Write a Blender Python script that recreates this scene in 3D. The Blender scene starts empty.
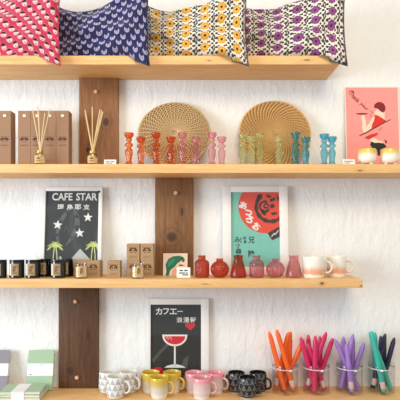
import bpy, bmesh, math, random
from mathutils import Vector, Matrix, Euler
PI = math.pi
random.seed(7)
scn = bpy.context.scene
COL = scn.collection

# ------------------------------------------------------------------ layout
CZ = 1.45            # camera height
D0 = 2.16            # camera to wall
FP = 490.0           # focal length in picture units (400 wide)
HZ = 232.0           # horizon row
def X(px, y): return (px - 200.0) * (D0 + y) / FP
def Z(py, y): return CZ + (HZ - py) * (D0 + y) / FP
SH = -0.20           # shelf front
S1, S2, S3, S4 = CZ + .706, CZ + .272, CZ - .188, CZ - .680   # shelf tops
TH = .036

# ------------------------------------------------------------------ colour + nodes
def lin(c):
    c = c / 255.0
    return c / 12.92 if c <= .04045 else ((c + .055) / 1.055) ** 2.4
def rgb(r, g, b): return (lin(r), lin(g), lin(b), 1.0)

class V:
    def __init__(s, nt, k): s.nt, s.k = nt, k
    def _op(s, op, *a):
        n = s.nt.nodes.new('ShaderNodeMath'); n.operation = op
        for i, v in enumerate((s,) + a):
            if isinstance(v, V): s.nt.links.new(v.k, n.inputs[i])
            else: n.inputs[i].default_value = v
        return V(s.nt, n.outputs[0])
    def __add__(s, o): return s._op('ADD', o)
    def __radd__(s, o): return s._op('ADD', o)
    def __sub__(s, o): return s._op('SUBTRACT', o)
    def __rsub__(s, o): return (s * -1.0) + o
    def __mul__(s, o): return s._op('MULTIPLY', o)
    def __rmul__(s, o): return s._op('MULTIPLY', o)
    def __truediv__(s, o): return s._op('DIVIDE', o)
    def floor(s): return s._op('FLOOR')
    def frac(s): return s._op('FRACT')
    def abs(s): return s._op('ABSOLUTE')
    def sin(s): return s._op('SINE')
    def sqrt(s): return s._op('SQRT')
    def min(s, o): return s._op('MINIMUM', o)
    def max(s, o): return s._op('MAXIMUM', o)
    def lt(s, o): return s._op('LESS_THAN', o)
    def gt(s, o): return s._op('GREATER_THAN', o)
    def atan2(s, o): return s._op('ARCTAN2', o)
    def step(s, a, b):            # smooth ramp a -> b
        n = s.nt.nodes.new('ShaderNodeMapRange'); n.interpolation_type = 'SMOOTHSTEP'
        s.nt.links.new(s.k, n.inputs['Value'])
        n.inputs['From Min'].default_value = a; n.inputs['From Max'].default_value = b
        return V(s.nt, n.outputs['Result'])

class M:
    """small wrapper round a Principled material"""
    def __init__(s, name, color=(.8, .8, .8, 1), rough=.5, **kw):
        s.m = bpy.data.materials.new(name); s.m.use_nodes = True
        s.nt = s.m.node_tree; s.b = s.nt.nodes['Principled BSDF']
        s.out = s.nt.nodes['Material Output']
        s.b.inputs['Base Color'].default_value = color
        s.b.inputs['Roughness'].default_value = rough
        for k, v in kw.items(): s.b.inputs[k.replace('_', ' ')].default_value = v
    def coords(s, kind='Object'):
        n = s.nt.nodes.new('ShaderNodeTexCoord'); q = s.nt.nodes.new('ShaderNodeSeparateXYZ')
        s.nt.links.new(n.outputs[kind], q.inputs[0])
        return [V(s.nt, q.outputs[i]) for i in range(3)]
    def noise(s, scale=10, sx=(1, 1, 1), detail=3, kind='Object', rough=.5, dist=0):
        n = s.nt.nodes.new('ShaderNodeTexCoord'); p = s.nt.nodes.new('ShaderNodeMapping')
        p.inputs['Scale'].default_value = sx
        t = s.nt.nodes.new('ShaderNodeTexNoise')
        s.nt.links.new(n.outputs[kind], p.inputs[0]); s.nt.links.new(p.outputs[0], t.inputs['Vector'])
        t.inputs['Scale'].default_value = scale; t.inputs['Detail'].default_value = detail
        t.inputs['Roughness'].default_value = rough; t.inputs['Distortion'].default_value = dist
        return V(s.nt, t.outputs[0])
    def mix(s, f, a, b):
        n = s.nt.nodes.new('ShaderNodeMix'); n.data_type = 'RGBA'
        for i, v in ((0, f), (6, a), (7, b)):
            if isinstance(v, V): s.nt.links.new(v.k, n.inputs[i])
            else: n.inputs[i].default_value = v
        return V(s.nt, n.outputs[2])
    def col(s, v): s.nt.links.new(v.k, s.b.inputs['Base Color']); return s
    def bump(s, v, strength=.3, dist=.002):
        n = s.nt.nodes.new('ShaderNodeBump'); n.inputs['Strength'].default_value = strength
        n.inputs['Distance'].default_value = dist
        s.nt.links.new(v.k, n.inputs['Height']); s.nt.links.new(n.outputs[0], s.b.inputs['Normal']); return s

def basic(name, c, rough=.5, var=.05, scale=40, bump=0, bscale=None, **kw):
    a = rgb(*c); w = M(name, a, rough, **kw)
    n = w.noise(scale, detail=2)
    lo = tuple(max(0, k * (1 - var * 2)) for k in a[:3]) + (1,)
    hi = tuple(min(1, k * (1 + var * 2)) for k in a[:3]) + (1,)
    w.col(w.mix(n, lo, hi))
    if bump: w.bump(w.noise(bscale or scale * 4, detail=3), bump, .001)
    return w.m

def wood(name, c1, c2, axis='x', scale=1.0, knots=(), rough=.55, dark=(80, 45, 22)):
    w = M(name, rgb(*c1), rough)
    sx = {'x': (1.2, 14, 26), 'z': (14, 14, 1.1)}[axis]
    g = w.noise(3.2 * scale, sx, 5, dist=1.6)
    g2 = w.noise(14 * scale, sx, 3)
    f = (g * .7 + g2 * .45).step(.32, .82)
    c = w.mix(f, rgb(*c1), rgb(*c2))
    x, y, z = w.coords()
    for (kx, kz, rx, rz) in knots:
        d = (((x - kx) / rx) * ((x - kx) / rx) + ((z - kz) / rz) * ((z - kz) / rz)).sqrt() + (g - .5) * .6
        k = 1.0 - d.step(.35, 1.0)
        ring = 1.0 - (d - 1.25).abs().step(.0, .35)
        c = w.mix((k * .85).max(ring * .25), c, rgb(*dark))
    w.col(c); w.bump(g2, .12, .001)
    return w.m

# ------------------------------------------------------------------ mesh builder
class MB:
    def __init__(s): s.v, s.f, s.mi, s.uv = [], [], [], []
    def add(s, vs, fs, mi=0, uv=None):
        o = len(s.v); s.v += [tuple(p) for p in vs]
        for k, f in enumerate(fs):
            s.f.append(tuple(i + o for i in f)); s.mi.append(mi)
            s.uv.append([uv[i] for i in f] if uv else None)
        return s
    def box(s, lo, hi, bev=.0, mi=0, seg=2):
        bm = bmesh.new(); bmesh.ops.create_cube(bm, size=1)
        for v in bm.verts:
            v.co = Vector([(lo[i] + hi[i]) / 2 + v.co[i] * (hi[i] - lo[i]) for i in range(3)])
        if bev: bmesh.ops.bevel(bm, geom=list(bm.edges), offset=bev, segments=seg, affect='EDGES', profile=.6)
        bm.verts.index_update()
        s.add([v.co[:] for v in bm.verts], [[v.index for v in f.verts] for f in bm.faces], mi); bm.free(); return s
    def lathe(s, prof, seg=24, c=(0, 0, 0), mi=0, rfun=None):
        vs, rows = [], []
        for (r, z) in prof:
            if r < 1e-6: rows.append([len(vs)]); vs.append((c[0], c[1], c[2] + z))
            else:
                row = []
                for k in range(seg):
                    a = 2 * PI * k / seg; rr = r * (rfun(a, z) if rfun else 1)
                    row.append(len(vs)); vs.append((c[0] + rr * math.cos(a), c[1] + rr * math.sin(a), c[2] + z))
                rows.append(row)
        fs = []
        for a, b in zip(rows, rows[1:]):
            for k in range(seg):
                k2 = (k + 1) % seg
                if len(a) == 1 and len(b) == 1: continue
                if len(a) == 1: fs.append((a[0], b[k2], b[k]))
                elif len(b) == 1: fs.append((a[k], a[k2], b[0]))
                else: fs.append((a[k], a[k2], b[k2], b[k]))
        return s.add(vs, fs, mi)
    def tube(s, path, r, seg=8, mi=0, closed=False, sy=1.0):
        P = [Vector(p) for p in path]; n = len(P); vs, fs = [], []
        ref = None
        for i, p in enumerate(P):
            if closed: t = P[(i + 1) % n] - P[i - 1]
            else: t = P[min(i + 1, n - 1)] - P[max(i - 1, 0)]
            t.normalize()
            if ref is None:
                ref = Vector((0, 1, 0)) if abs(t.y) < .8 else Vector((1, 0, 0))
            a = (ref - t * ref.dot(t)).normalized(); b = t.cross(a); ref = a
            rr = r[i] if isinstance(r, (list, tuple)) else r
            for k in range(seg):
                q = 2 * PI * k / seg
                vs.append(p + a * (rr * sy * math.cos(q)) + b * (rr * math.sin(q)))
        for i in range(n if closed else n - 1):
            j = (i + 1) % n
            for k in range(seg):
                k2 = (k + 1) % seg
                fs.append((i * seg + k, i * seg + k2, j * seg + k2, j * seg + k))
        if not closed:
            fs.append(tuple(range(seg - 1, -1, -1))); fs.append(tuple((n - 1) * seg + k for k in range(seg)))
        return s.add(vs, fs, mi)
    def arc(s, r, z0, z1, a0, a1, n=10, mi=0, th=.0006):
        vs, fs = [], []
        for k in range(n + 1):
            a = a0 + (a1 - a0) * k / n
            for rr in (r, r + th):
                for z in (z0, z1): vs.append((rr * math.cos(a), rr * math.sin(a), z))
        for k in range(n):
            o, p = 4 * k, 4 * k + 4
            fs += [(o + 2, p + 2, p + 3, o + 3), (o, o + 1, p + 1, p), (o + 1, o + 3, p + 3, p + 1), (o, p, p + 2, o + 2)]
        return s.add(vs, fs + [(0, 2, 3, 1), (4 * n, 4 * n + 1, 4 * n + 3, 4 * n + 2)], mi)
    def poly(s, pts, y=0.0, mi=0, th=.0004):       # flat shape in the x-z plane facing -y, a hair thick
        n = len(pts)
        vs = [(p[0], y - th, p[1]) for p in pts] + [(p[0], y, p[1]) for p in pts]
        fs = [tuple(range(n))] + [(i, i + n, (i + 1) % n + n, (i + 1) % n) for i in range(n)]
        return s.add(vs, fs, mi)
    def build(s, name, mats, parent=None, smooth=False, loc=None):
        me = bpy.data.meshes.new(name)
        me.from_pydata(s.v, [], s.f)
        if not isinstance(mats, (list, tuple)): mats = [mats]
        for m in mats: me.materials.append(m)
        me.polygons.foreach_set('material_index', s.mi)
        if any(u for u in s.uv):
            L = me.uv_layers.new(name='UVMap'); i = 0
            for u, f in zip(s.uv, s.f):
                for k in range(len(f)):
                    L.data[i].uv = u[k] if u else (0, 0); i += 1
        bm = bmesh.new(); bm.from_mesh(me); bmesh.ops.recalc_face_normals(bm, faces=bm.faces); bm.to_mesh(me); bm.free()
        if smooth:
            me.polygons.foreach_set('use_smooth', [True] * len(me.polygons))
            if smooth is not True: me.set_sharp_from_angle(angle=math.radians(smooth))
        me.update()
        o = bpy.data.objects.new(name, me); COL.objects.link(o)
        if parent: o.parent = parent
        if loc: o.location = loc
        return o

def tag(o, label, cat, group=None):
    o['label'] = label; o['category'] = cat
    if group: o['group'] = group
    return o
def thing(name, label, cat, loc, rot=(0, 0, 0), group=None):
    o = bpy.data.objects.new(name, None); COL.objects.link(o)
    o.empty_display_size = .03; o.location = loc; o.rotation_euler = rot
    return tag(o, label, cat, group)
def struct(o): o['kind'] = 'structure'; return o
def dup(root, label, loc, rot=(0, 0, 0), group=None, swap=None):
    """copy a thing with its parts and sub-parts; swap maps material -> material"""
    def cp(o, par):
        c = o.copy(); COL.objects.link(c)
        if par: c.parent = par
        for ch in list(kids.get(o.name, [])): cp(ch, c)
        return c
    kids = {}
    for o in bpy.data.objects:
        if o.parent: kids.setdefault(o.parent.name, []).append(o)
    r = cp(root, None); r.location = loc; r.rotation_euler = rot; r['label'] = label
    if group: r['group'] = group
    return r

# text -> triangles normalised to the unit square
_tc = {}
def glyphs(text, bold=0.0):
    if (text, bold) in _tc: return _tc[(text, bold)]
    cu = bpy.data.curves.new('lettering_source', 'FONT'); cu.body = text; cu.offset = bold; cu.resolution_u = 3
    ob = bpy.data.objects.new('lettering_source', cu); COL.objects.link(ob)
    dg = bpy.context.evaluated_depsgraph_get(); dg.update()
    me = bpy.data.meshes.new_from_object(ob.evaluated_get(dg))
    vs = [(v.co.x, v.co.y) for v in me.vertices]; fs = [tuple(p.vertices) for p in me.polygons]
    bpy.data.objects.remove(ob); bpy.data.curves.remove(cu); bpy.data.meshes.remove(me)
    if vs:
        x0 = min(p[0] for p in vs); x1 = max(p[0] for p in vs); y0 = min(p[1] for p in vs); y1 = max(p[1] for p in vs)
        vs = [((p[0] - x0) / max(x1 - x0, 1e-6), (p[1] - y0) / max(y1 - y0, 1e-6)) for p in vs]
    _tc[(text, bold)] = (vs, fs); return vs, fs
def put_text(mb, text, cx, cz, w, h, y, mi=0, rot=0.0, bold=.012):
    vs, fs = glyphs(text, bold)
    c, s_ = math.cos(rot), math.sin(rot); out = []
    for (u, v) in vs:
        a, b = (u - .5) * w, (v - .5) * h
        out.append((cx + a * c - b * s_, y, cz + a * s_ + b * c))
    mb.add(out, fs, mi)
def circle(cx, cz, r, n=28, rz=None, a0=0, a1=2 * PI):
    full = abs(a1 - a0 - 2 * PI) < 1e-6
    return [(cx + r * math.cos(a0 + (a1 - a0) * k / (n if full else n - 1)), cz + (rz or r) * math.sin(a0 + (a1 - a0) * k / (n if full else n - 1))) for k in range(n)]
def stroke(mb, pts, w, y, mi=0, th=.0004):      # a flat pen line: one quad per piece, round joints
    for i, (a, b) in enumerate(zip(pts, pts[1:])):
        dx, dz = b[0] - a[0], b[1] - a[1]; l = math.hypot(dx, dz) or 1e-9
        wa = w[i] if isinstance(w, (list, tuple)) else w
        wb = w[i + 1] if isinstance(w, (list, tuple)) else w
        nx, nz = -dz / l / 2, dx / l / 2
        mb.poly([(a[0] + nx * wa, a[1] + nz * wa), (b[0] + nx * wb, b[1] + nz * wb), (b[0] - nx * wb, b[1] - nz * wb), (a[0] - nx * wa, a[1] - nz * wa)], y, mi, th)
        if i: mb.poly(circle(a[0], a[1], wa / 2, 8), y, mi, th)
def star(cx, cz, r, rot=0.0):
    return [(cx + (r if k % 2 == 0 else r * .42) * math.sin(rot + k * PI / 5), cz + (r if k % 2 == 0 else r * .42) * math.cos(rot + k * PI / 5)) for k in range(10)]
def clip_poly(pts, x0, x1, z0, z1):
    def cut(p, ax, lim, keep_gt):
        out = []
        for i, a in enumerate(p):
            b = p[(i + 1) % len(p)]
            ia = a[ax] >= lim if keep_gt else a[ax] <= lim; ib = b[ax] >= lim if keep_gt else b[ax] <= lim
            if ia: out.append(a)
            if ia != ib:
                t = (lim - a[ax]) / (b[ax] - a[ax]); out.append((a[0] + t * (b[0] - a[0]), a[1] + t * (b[1] - a[1])))
        return out
    for ax, lim, g in ((0, x0, True), (0, x1, False), (1, z0, True), (1, z1, False)):
        if pts: pts = cut(pts, ax, lim, g)
    return pts

# ------------------------------------------------------------------ setting
w = M('white_plaster', rgb(240, 238, 236), .75)
n1 = w.noise(9, (1, 1, .55), 5, rough=.6); n2 = w.noise(46, (1, 1, .6), 3)
w.col(w.mix(n1, rgb(236, 238, 240), rgb(244, 245, 245)))
n3 = w.noise(22, (1, 1, .45), 4, rough=.65, dist=.5)
w.bump(n1 * .5 + n3.step(.35, .72) * .55 + n2 * .35, .5, .0075)
PLASTER = w.m
wl = MB().box((-2.4, 0, 0), (2.4, .12, 3.0)).build('wall_back', PLASTER); struct(wl)
w = M('pale_floorboards', rgb(176, 140, 104), .5)
x, y, z = w.coords()
fl_n = w.noise(4, (1, 12, 1), 4)
gap = ((y / .14).frac() - .5).abs().gt(.485)
w.col(w.mix(gap, w.mix(fl_n, rgb(160, 122, 88), rgb(190, 152, 112)), rgb(90, 65, 45)))
fl = MB().box((-2.4, -5.5, -.05), (2.4, .12, 0)).build('floor', w.m); struct(fl)

# ------------------------------------------------------------------ shelves and back boards
PC1, PC2 = (240, 200, 142), (222, 170, 106)
def shelf(label, top, x0, x1, knots):
    cx = (x0 + x1) / 2
    m = wood('pine', PC1, PC2, 'x', knots=[(X(p, SH) - cx, Z(q, SH) - (top - TH), rx, rz) for (p, q, rx, rz) in knots])
    o = MB().box((x0 - cx, SH, 0), (x1 - cx, -.0005, TH), .0018).build('shelf_plank', m, smooth=40)
    o.location = (cx, 0, top - TH)
    return tag(o, label, 'shelf')
shelf('topmost pine shelf plank carrying the four patterned cushions', S1, -1.35, X(339.5, SH), [(307, 60, .02, .004), (209, 60.5, .012, .003)])
shelf('second pine shelf plank from the top, carrying glass candlesticks and reed diffusers', S2, -1.35, 1.35, [(360, 170.5, .016, .004)])
shelf('third pine shelf plank from the top, ending right of the peach mugs', S3, -1.35, X(363, SH), [(322, 283.5, .012, .0075), (361, 286, .006, .004), (205, 284, .02, .002)])
shelf('lowest pine shelf plank carrying the mugs and jars of candles', S4, -1.35, 1.35, [])

PT = .030
def post(label, px0, px1, z0, z1, plugs, c1, c2, knots):
    xa, xb = X(px0, -PT), X(px1, -PT); cx = (xa + xb) / 2
    t = thing('backing_board', label, 'board', (cx, 0, z0))
    m = wood('stained_timber', c1, c2, 'z', knots=[(X(p, -PT) - cx, Z(q, -PT) - z0, rx, rz) for (p, q, rx, rz) in knots], dark=(52, 27, 14), rough=.6)
    MB().box((xa - cx, -PT, .0005), (xb - cx, -.0005, z1 - z0 - .0005), .002).build('plank', m, t, smooth=40)
    for (p, q) in plugs:
        MB().lathe([(0, -.004), (.0085, -.004), (.009, .004), (.0065, .009), (0, .011)], 16).build('wooden_plug', PLUG, t, smooth=35,
            loc=(X(p, -PT) - cx, -PT, Z(q, -PT) - z0)).rotation_euler = (PI / 2, 0, 0)
PLUG = basic('plug_birch', (226, 178, 140), .45)
post('brown stained timber board behind the reed diffuser, between the two upper shelves', 79, 118, S2, S1 - TH, [(96, 92)],
     (158, 110, 70), (122, 78, 45), [(106, 122, .022, .028), (88, 150, .012, .02)])
post('brown stained timber board above the parrot card, between second and third shelf', 155, 193.5, S3, S2 - TH, [(176, 193)],
     (148, 104, 64), (110, 73, 42), [(172, 237, .034, .030), (182, 212, .01, .03)])
post('dark stained timber board right of the green notebook, under the third shelf', 58.5, 98, S4, S3 - TH, [(75.5, 301.5), (77, 377.5)],
     (104, 68, 42), (72, 45, 27), [(70, 371, .024, .030), (88, 335, .008, .04)])

# ------------------------------------------------------------------ cushions
def lattice(mt, u, v, a, b):
    det = a[0] * b[1] - a[1] * b[0]
    i = (u * b[1] - v * b[0]) / det; j = (v * a[0] - u * a[1]) / det
    fi, fj = i.frac() - .5, j.frac() - .5
    return fi * a[0] + fj * b[0], fi * a[1] + fj * b[1]
def ell(x, y, cx, cy, rx, ry):
    p, q = (x - cx) / rx, (y - cy) / ry
    return (p * p + q * q)
def cloth(name): 
    mt = M(name, (1, 1, 1, 1), .9); mt.b.inputs['Sheen Weight'].default_value = .15
    u, v, _ = mt.coords('UV'); mt.bump(mt.noise(900, detail=1) + mt.noise(14, detail=2) * .5, .25, .002)
    return mt, u, v
def pink_cloth():
    mt, u, v = cloth('pink_fan_cloth')
    x, y = lattice(mt, u, v, (3.1, 2.1), (-2.05, 2.1))
    c = mt.mix(ell(x, y, 0, 0, 1.35, 1.35).lt(1.0), rgb(196, 52, 88), rgb(222, 92, 124))
    c = mt.mix(ell(x, y, 0, -.25, 1.12, .98).lt(1.0), c, rgb(226, 196, 182))
    c = mt.mix((ell(x, y, 0, .1, 1.12, 1.02).lt(1.0)) * y.gt(.15), c, rgb(40, 24, 48))
    c = mt.mix(ell(x, y, 0, -.75, .3, .28).lt(1.0), c, rgb(205, 110, 130))
    return mt.col(c).m
def blue_cloth():
    mt, u, v = cloth('navy_fan_cloth')
    x, y = lattice(mt, u, v, (2.75, -2.1), (2.0, 2.5))
    c = mt.mix(ell(x, y, 0, -.35, 1.25, 1.15).lt(1.0), rgb(26, 30, 84), rgb(44, 52, 122))
    c = mt.mix(ell(x, y, 0, .0, 1.18, 1.22).lt(1.0), c, rgb(178, 168, 192))
    c = mt.mix(ell(x, y, 0, .70, .80, .55).lt(1.0), c, rgb(34, 34, 70))
    c = mt.mix(ell(x.abs(), y, .48, -.3, .17, .5).lt(1.0), c, rgb(96, 94, 146))
    return mt.col(c).m
def flower_cloth(name, petal, petal2, heart, leaf):
    mt, u, v = cloth(name)
    P, Q = 7.0, 4.9
    i = (u / P).floor(); x = ((u / P).frac() - .5) * P
    y = ((v / Q + i * .5).frac() - .5) * Q
    vine_x = x.abs() - P / 2
    lx, ly = lattice(mt, x + P / 2, v, (1.3, 1.05), (-1.3, 1.05))
    c = mt.mix((ell(lx, ly, 0, 0, .66, .54) + (mt.noise(0.9, kind='UV', detail=1) - .5) * 1.6).lt(1.0) * vine_x.abs().lt(1.9), rgb(226, 218, 206), rgb(*leaf))
    c = mt.mix((vine_x + (v * 1.3).sin() * .5).abs().lt(.22), c, rgb(*leaf))
    c = mt.mix((ell(x.abs(), y, 1.25, 2.1, .5, .35).lt(1.0)), c, rgb(*leaf))
    wob = (x.atan2(y) * 9.0).sin() * .09
    e = ell(x, y, 0, 0, 1.85, 1.85).sqrt()
    c = mt.mix((e + wob).lt(1.0), c, rgb(*petal))
    c = mt.mix((e + wob * 1.5).lt(.66), c, rgb(*petal2))
    c = mt.mix(e.lt(.3), c, rgb(*heart))
    return mt.col(c).m

def cushion(label, px_right, width, fabric, seed, uvrot=0.0, dip=.055, tl=.262, group='patterned cushions on the top shelf'):
    rnd = random.Random(seed)
    yl, yr = -.095, -.236
    xr = X(px_right, yr); xl = xr - width
    t = thing('cushion', label, 'cushion', (xl + width * .45, -.14, S1), group=group)
    ox, oy, oz = xl + width * .45, -.14, S1
    N = 40
    ph = [rnd.uniform(0, 6.28) for _ in range(8)]
    cor = {'bl': 0.0, 'br': -.054, 'tl': tl, 'tr': .292}
    def P(i, j, side):
        a, b = i / N, j / N; u, v = 2 * a - 1, 2 * b - 1
        uu = math.copysign(abs(u) ** .92, u); a2 = (uu + 1) / 2
        # outline: right and top edges pulled in, corners poke out
        top = cor['tl'] * (1 - a2) + cor['tr'] * a2 - dip * (1 - abs((a2 - .40) / .60) ** 1.7 if a2 > .4 else 1 - abs((a2 - .4) / .4) ** 2.2)
        k = max(0, (a2 - .66) / .34)
        bot = cor['br'] * k ** 1.5
        z = bot + (top - bot) * b
        pull = .012 * (1 - v * v)
        x = xl + width * a2 - (pull * max(0, uu) ** 3) + pull * max(0, -uu) ** 3
        prof = (max(0, 1 - abs(u) ** 2.2) ** .55) * (max(0, 1 - abs(v) ** 2.6) ** .5)
        wr = .009 * math.sin(7 * a + 9 * b + ph[0]) + .008 * math.sin(15 * a - 8 * b + ph[1]) + .006 * math.sin(23 * b + 6 * a + ph[2]) + .003 * math.sin(34 * a + 17 * b + ph[3])
        th = (.060 * prof + wr * min(1, prof * 2)) * (1 - .35 * max(0, a2 - .5))
        yy = yl + (yr - yl) * (a2 ** 1.5) + .020 * max(0, b)
        y = yy + (-th if side == 0 else th * .55)
        y = min(y, -.004)
        if y > SH - .004: z = max(z, .0015)
        return (x - ox, y - oy, z)
    mb = MB(); S = math.cos(uvrot), math.sin(uvrot)
    for side in (0, 1):
        vs, uv, fs = [], [], []
        for j in range(N + 1):
            for i in range(N + 1):
                vs.append(P(i, j, side))
                uu, vv = i / N * width * 100 * 1.06 + seed * 1.7, j / N * 29 + seed
                uv.append((uu * S[0] - vv * S[1], uu * S[1] + vv * S[0]))
        for j in range(N):
            for i in range(N):
                q = j * (N + 1) + i; fs.append((q, q + 1, q + N + 2, q + N + 1))
        mb.add(vs, fs, 0, uv)
    o = mb.build('cover', fabric, t, smooth=True)
    bm = bmesh.new(); bm.from_mesh(o.data); bmesh.ops.remove_doubles(bm, verts=bm.verts, dist=.0004)
    bmesh.ops.recalc_face_normals(bm, faces=bm.faces); bm.to_mesh(o.data); bm.free()
    # seam piping round the edge
    loop = [P(i, 0, 0) for i in range(0, N)] + [P(N, j, 0) for j in range(0, N)] + [P(i, N, 0) for i in range(N, 0, -1)] + [P(0, j, 0) for j in range(N, 0, -1)]
    MB().tube(loop, .0022, 6, closed=True).build('seam', fabric, t, smooth=True)
    return t
cushion('pink cushion with rows of small cream and black fans, at the left end', 60.5, .44, pink_cloth(), 1, dip=.022, tl=.285)
cushion('navy blue cushion with pale fan motifs, beside the pink cushion', 149.5, .425, blue_cloth(), 2)
cushion('white cushion with yellow flowers and dark leafy vines', 248.5, .425, flower_cloth('yellow_flower_cloth', (206, 152, 52), (222, 172, 66), (74, 48, 26), (48, 58, 56)), 3)
cushion('white cushion with purple flowers at the right end of the top shelf', 347.5, .425, flower_cloth('purple_flower_cloth', (116, 56, 112), (140, 76, 134), (60, 26, 62), (46, 48, 56)), 4, dip=.045)

# ------------------------------------------------------------------ shared materials
SOFTINK = basic('soft_brown_ink', (112, 80, 62), .8)
INK = basic('dark_brown_ink', (70, 48, 38), .8)
BLACKINK = basic('black_ink', (38, 38, 38), .8)
WHITEINK = basic('white_ink', (232, 232, 228), .8)
CARD = basic('white_card', (240, 238, 232), .8, .02)
KRAFT = basic('kraft_card', (176, 142, 106), .85, .05, 60, .1)
TALLBOX = basic('brown_carton', (160, 124, 98), .8, .04, 30, .05)
GOLD = basic('gold_metal', (214, 172, 96), .35, .04, 40, Metallic=.8)
REED = basic('pale_reed', (232, 206, 160), .8)
PAPERBACK = basic('white_frame_paint', (238, 238, 238), .4, .02)

def clear_shader(name, tint=(1, 1, 1), ior=1.45, rough=.02, cap=.9):
    mt = M(name); nt = mt.nt
    tr = nt.nodes.new('ShaderNodeBsdfTransparent'); tr.inputs[0].default_value = tuple(tint) + (1,)
    gl = nt.nodes.new('ShaderNodeBsdfGlossy'); gl.inputs['Roughness'].default_value = rough
    fr = nt.nodes.new('ShaderNodeLayerWeight'); q = V(nt, fr.outputs['Facing'])
    f = (q * q * q * q * q * .8 + (.026 * (ior / 1.45))) * cap + (mt.noise(20) * .003)
    mx = nt.nodes.new('ShaderNodeMixShader')
    nt.links.new(f.k, mx.inputs[0]); nt.links.new(tr.outputs[0], mx.inputs[1]); nt.links.new(gl.outputs[0], mx.inputs[2])
    nt.links.new(mx.outputs[0], mt.out.inputs['Surface'])
    return mt.m
PANE = clear_shader('clear_pane')
JARGLASS = clear_shader('clear_jar_glass', (.965, .97, .97), 1.5)
def tinted(name, c, mixf=.45, rough=.04, trans=.92):
    """pressed coloured glass: refraction with some straight see-through"""
    mt = M(name, rgb(*c), rough); nt = mt.nt
    mt.b.inputs['Transmission Weight'].default_value = trans; mt.b.inputs['IOR'].default_value = 1.45
    n = mt.noise(25); a = rgb(*c)
    mt.col(mt.mix(n, tuple(k * .92 for k in a[:3]) + (1,), tuple(min(1, k * 1.08) for k in a[:3]) + (1,)))
    tr = nt.nodes.new('ShaderNodeBsdfTransparent'); tr.inputs[0].default_value = a
    mx = nt.nodes.new('ShaderNodeMixShader'); mx.inputs[0].default_value = mixf
    nt.links.new(mt.b.outputs[0], mx.inputs[1]); nt.links.new(tr.outputs[0], mx.inputs[2])
    nt.links.new(mx.outputs[0], mt.out.inputs['Surface'])
    return mt.m

def crest(mb, w, h, cx, cz, y, mi=0):       # the two facing animals printed on the kraft boxes
    k = w / 10
    for s in (-1, 1):
        stroke(mb, [(cx + s * k * .3, cz + k * 1.6), (cx + s * k * 1.6, cz + k * 1.2), (cx + s * k * 2.6, cz + k * .1), (cx + s * k * 2.4, cz - k * 1.2)], [k * .8, k * 1.1, k * 1.2, k * .6], y, mi)
        mb.poly(circle(cx + s * k * 1.0, cz - k * .3, k * .55, 10), y - .0003, mi)
        stroke(mb, [(cx + s * k * .5, cz - k * 1.9), (cx + s * k * 2.2, cz - k * 1.9)], k * .35, y, mi)

# ------------------------------------------------------------------ second shelf: tall diffuser cartons
def tall_carton():
    t = thing('diffuser_carton', '', 'box', (0, 0, 0), group='tall brown diffuser cartons')
    W, H = .0522, .231
    ct = MB().box((-W / 2, -W / 2, 0), (W / 2, W / 2, H), .0008, seg=1).build('carton', TALLBOX, t)
    mb = MB(); f = -W / 2 - .0002
    for k in range(5):
        cx = (k - 2) * .0085; mb.poly(circle(cx, .113 + (.003 if k % 2 else 0), .0032, 8), f, 0)
    crest(mb, .046, 0, 0, .111, f)
    stroke(mb, [(-.019, .121), (-.006, .125), (.006, .121), (.019, .125)], .0012, f)
    for k in range(6): stroke(mb, [(-.015 + k * .0055, .0875), (-.0115 + k * .0055, .0875)], .0035, f)
    mb.build('printed_motif', SOFTINK, ct)
    MB().box((-.0055, f - .0006, H - .026), (.0055, f, H - .016)).build('seal_sticker', CARD, ct)
    return t
tc = tall_carton()
yB = -.1035
for i, (px, lab) in enumerate([(4.5, 'tall brown carton at the far left, apart from the row of four cartons'),
        (24.2, 'tall brown carton, first of the row of four from the left'),
        (37, 'tall brown carton directly behind the gold-labelled reed diffuser'),
        (49.6, 'tall brown carton, third of the row of four, right of the reed diffuser'),
        (62.4, 'tall brown carton at the right end of the row, next to the timber board')]):
    loc = (X(px, -.13), yB, S2)
    if i == 0: tc.location = loc; tc['label'] = lab
    else: dup(tc, lab, loc)

# reed diffusers
BOTTLE = clear_shader('bottle_glass', (.96, .96, .94), 1.5)
LABELGOLD = basic('gold_paper_label', (206, 170, 112), .6)
OIL = basic('fragrance_oil', (236, 220, 180), .2, .02)
def diffuser(label, px, y, reeds, scale=1.0):
    t = thing('reed_diffuser', label, 'reed diffuser', (X(px, y), y, S2))
    R, H = .0235 * scale, .056 * scale
    MB().lathe([(0, 0), (R * .92, 0), (R, .003), (R, H * .70), (R * .93, H * .80), (R * .42, H * .86), (R * .42, H), (R * .34, H), (R * .34, H * .85), (R * .86, H * .76), (R * .9, .006), (0, .006)], 28).build('bottle', BOTTLE, t, smooth=35)
    MB().lathe([(0, .0065), (R * .88, .0065), (R * .88, H * .55), (0, H * .55)], 24).build('oil', OIL, t, smooth=35)
    bl = MB().arc(R + .0002, .006, H * .66, -PI / 2 - .75, -PI / 2 + .75, 12).build('bottle_label', LABELGOLD, t, smooth=35)
    mb = MB(); mb.arc(R + .001, .014, .016, -PI / 2 - .4, -PI / 2 + .4, 8); mb.arc(R + .001, .022, .028, -PI / 2 - .2, -PI / 2 + .25, 8)
    mb.build('label_print', SOFTINK, bl)
    MB().lathe([(R * .36, H * .88), (R * .52, H * .88), (R * .55, H * 1.02), (R * .50, H * 1.10), (R * .36, H * 1.10)], 20).build('collar', GOLD, t, smooth=35)
    for (bx, tpx, tpy, dy) in reeds:
        tx = X(tpx, y) - X(px, y); tz = Z(tpy, y + dy) - S2
        MB().tube([(-bx, -dy * .2, .010), (tx, dy, tz)], .0021, 6).build('reed', REED, t, smooth=40)
    return t
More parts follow.
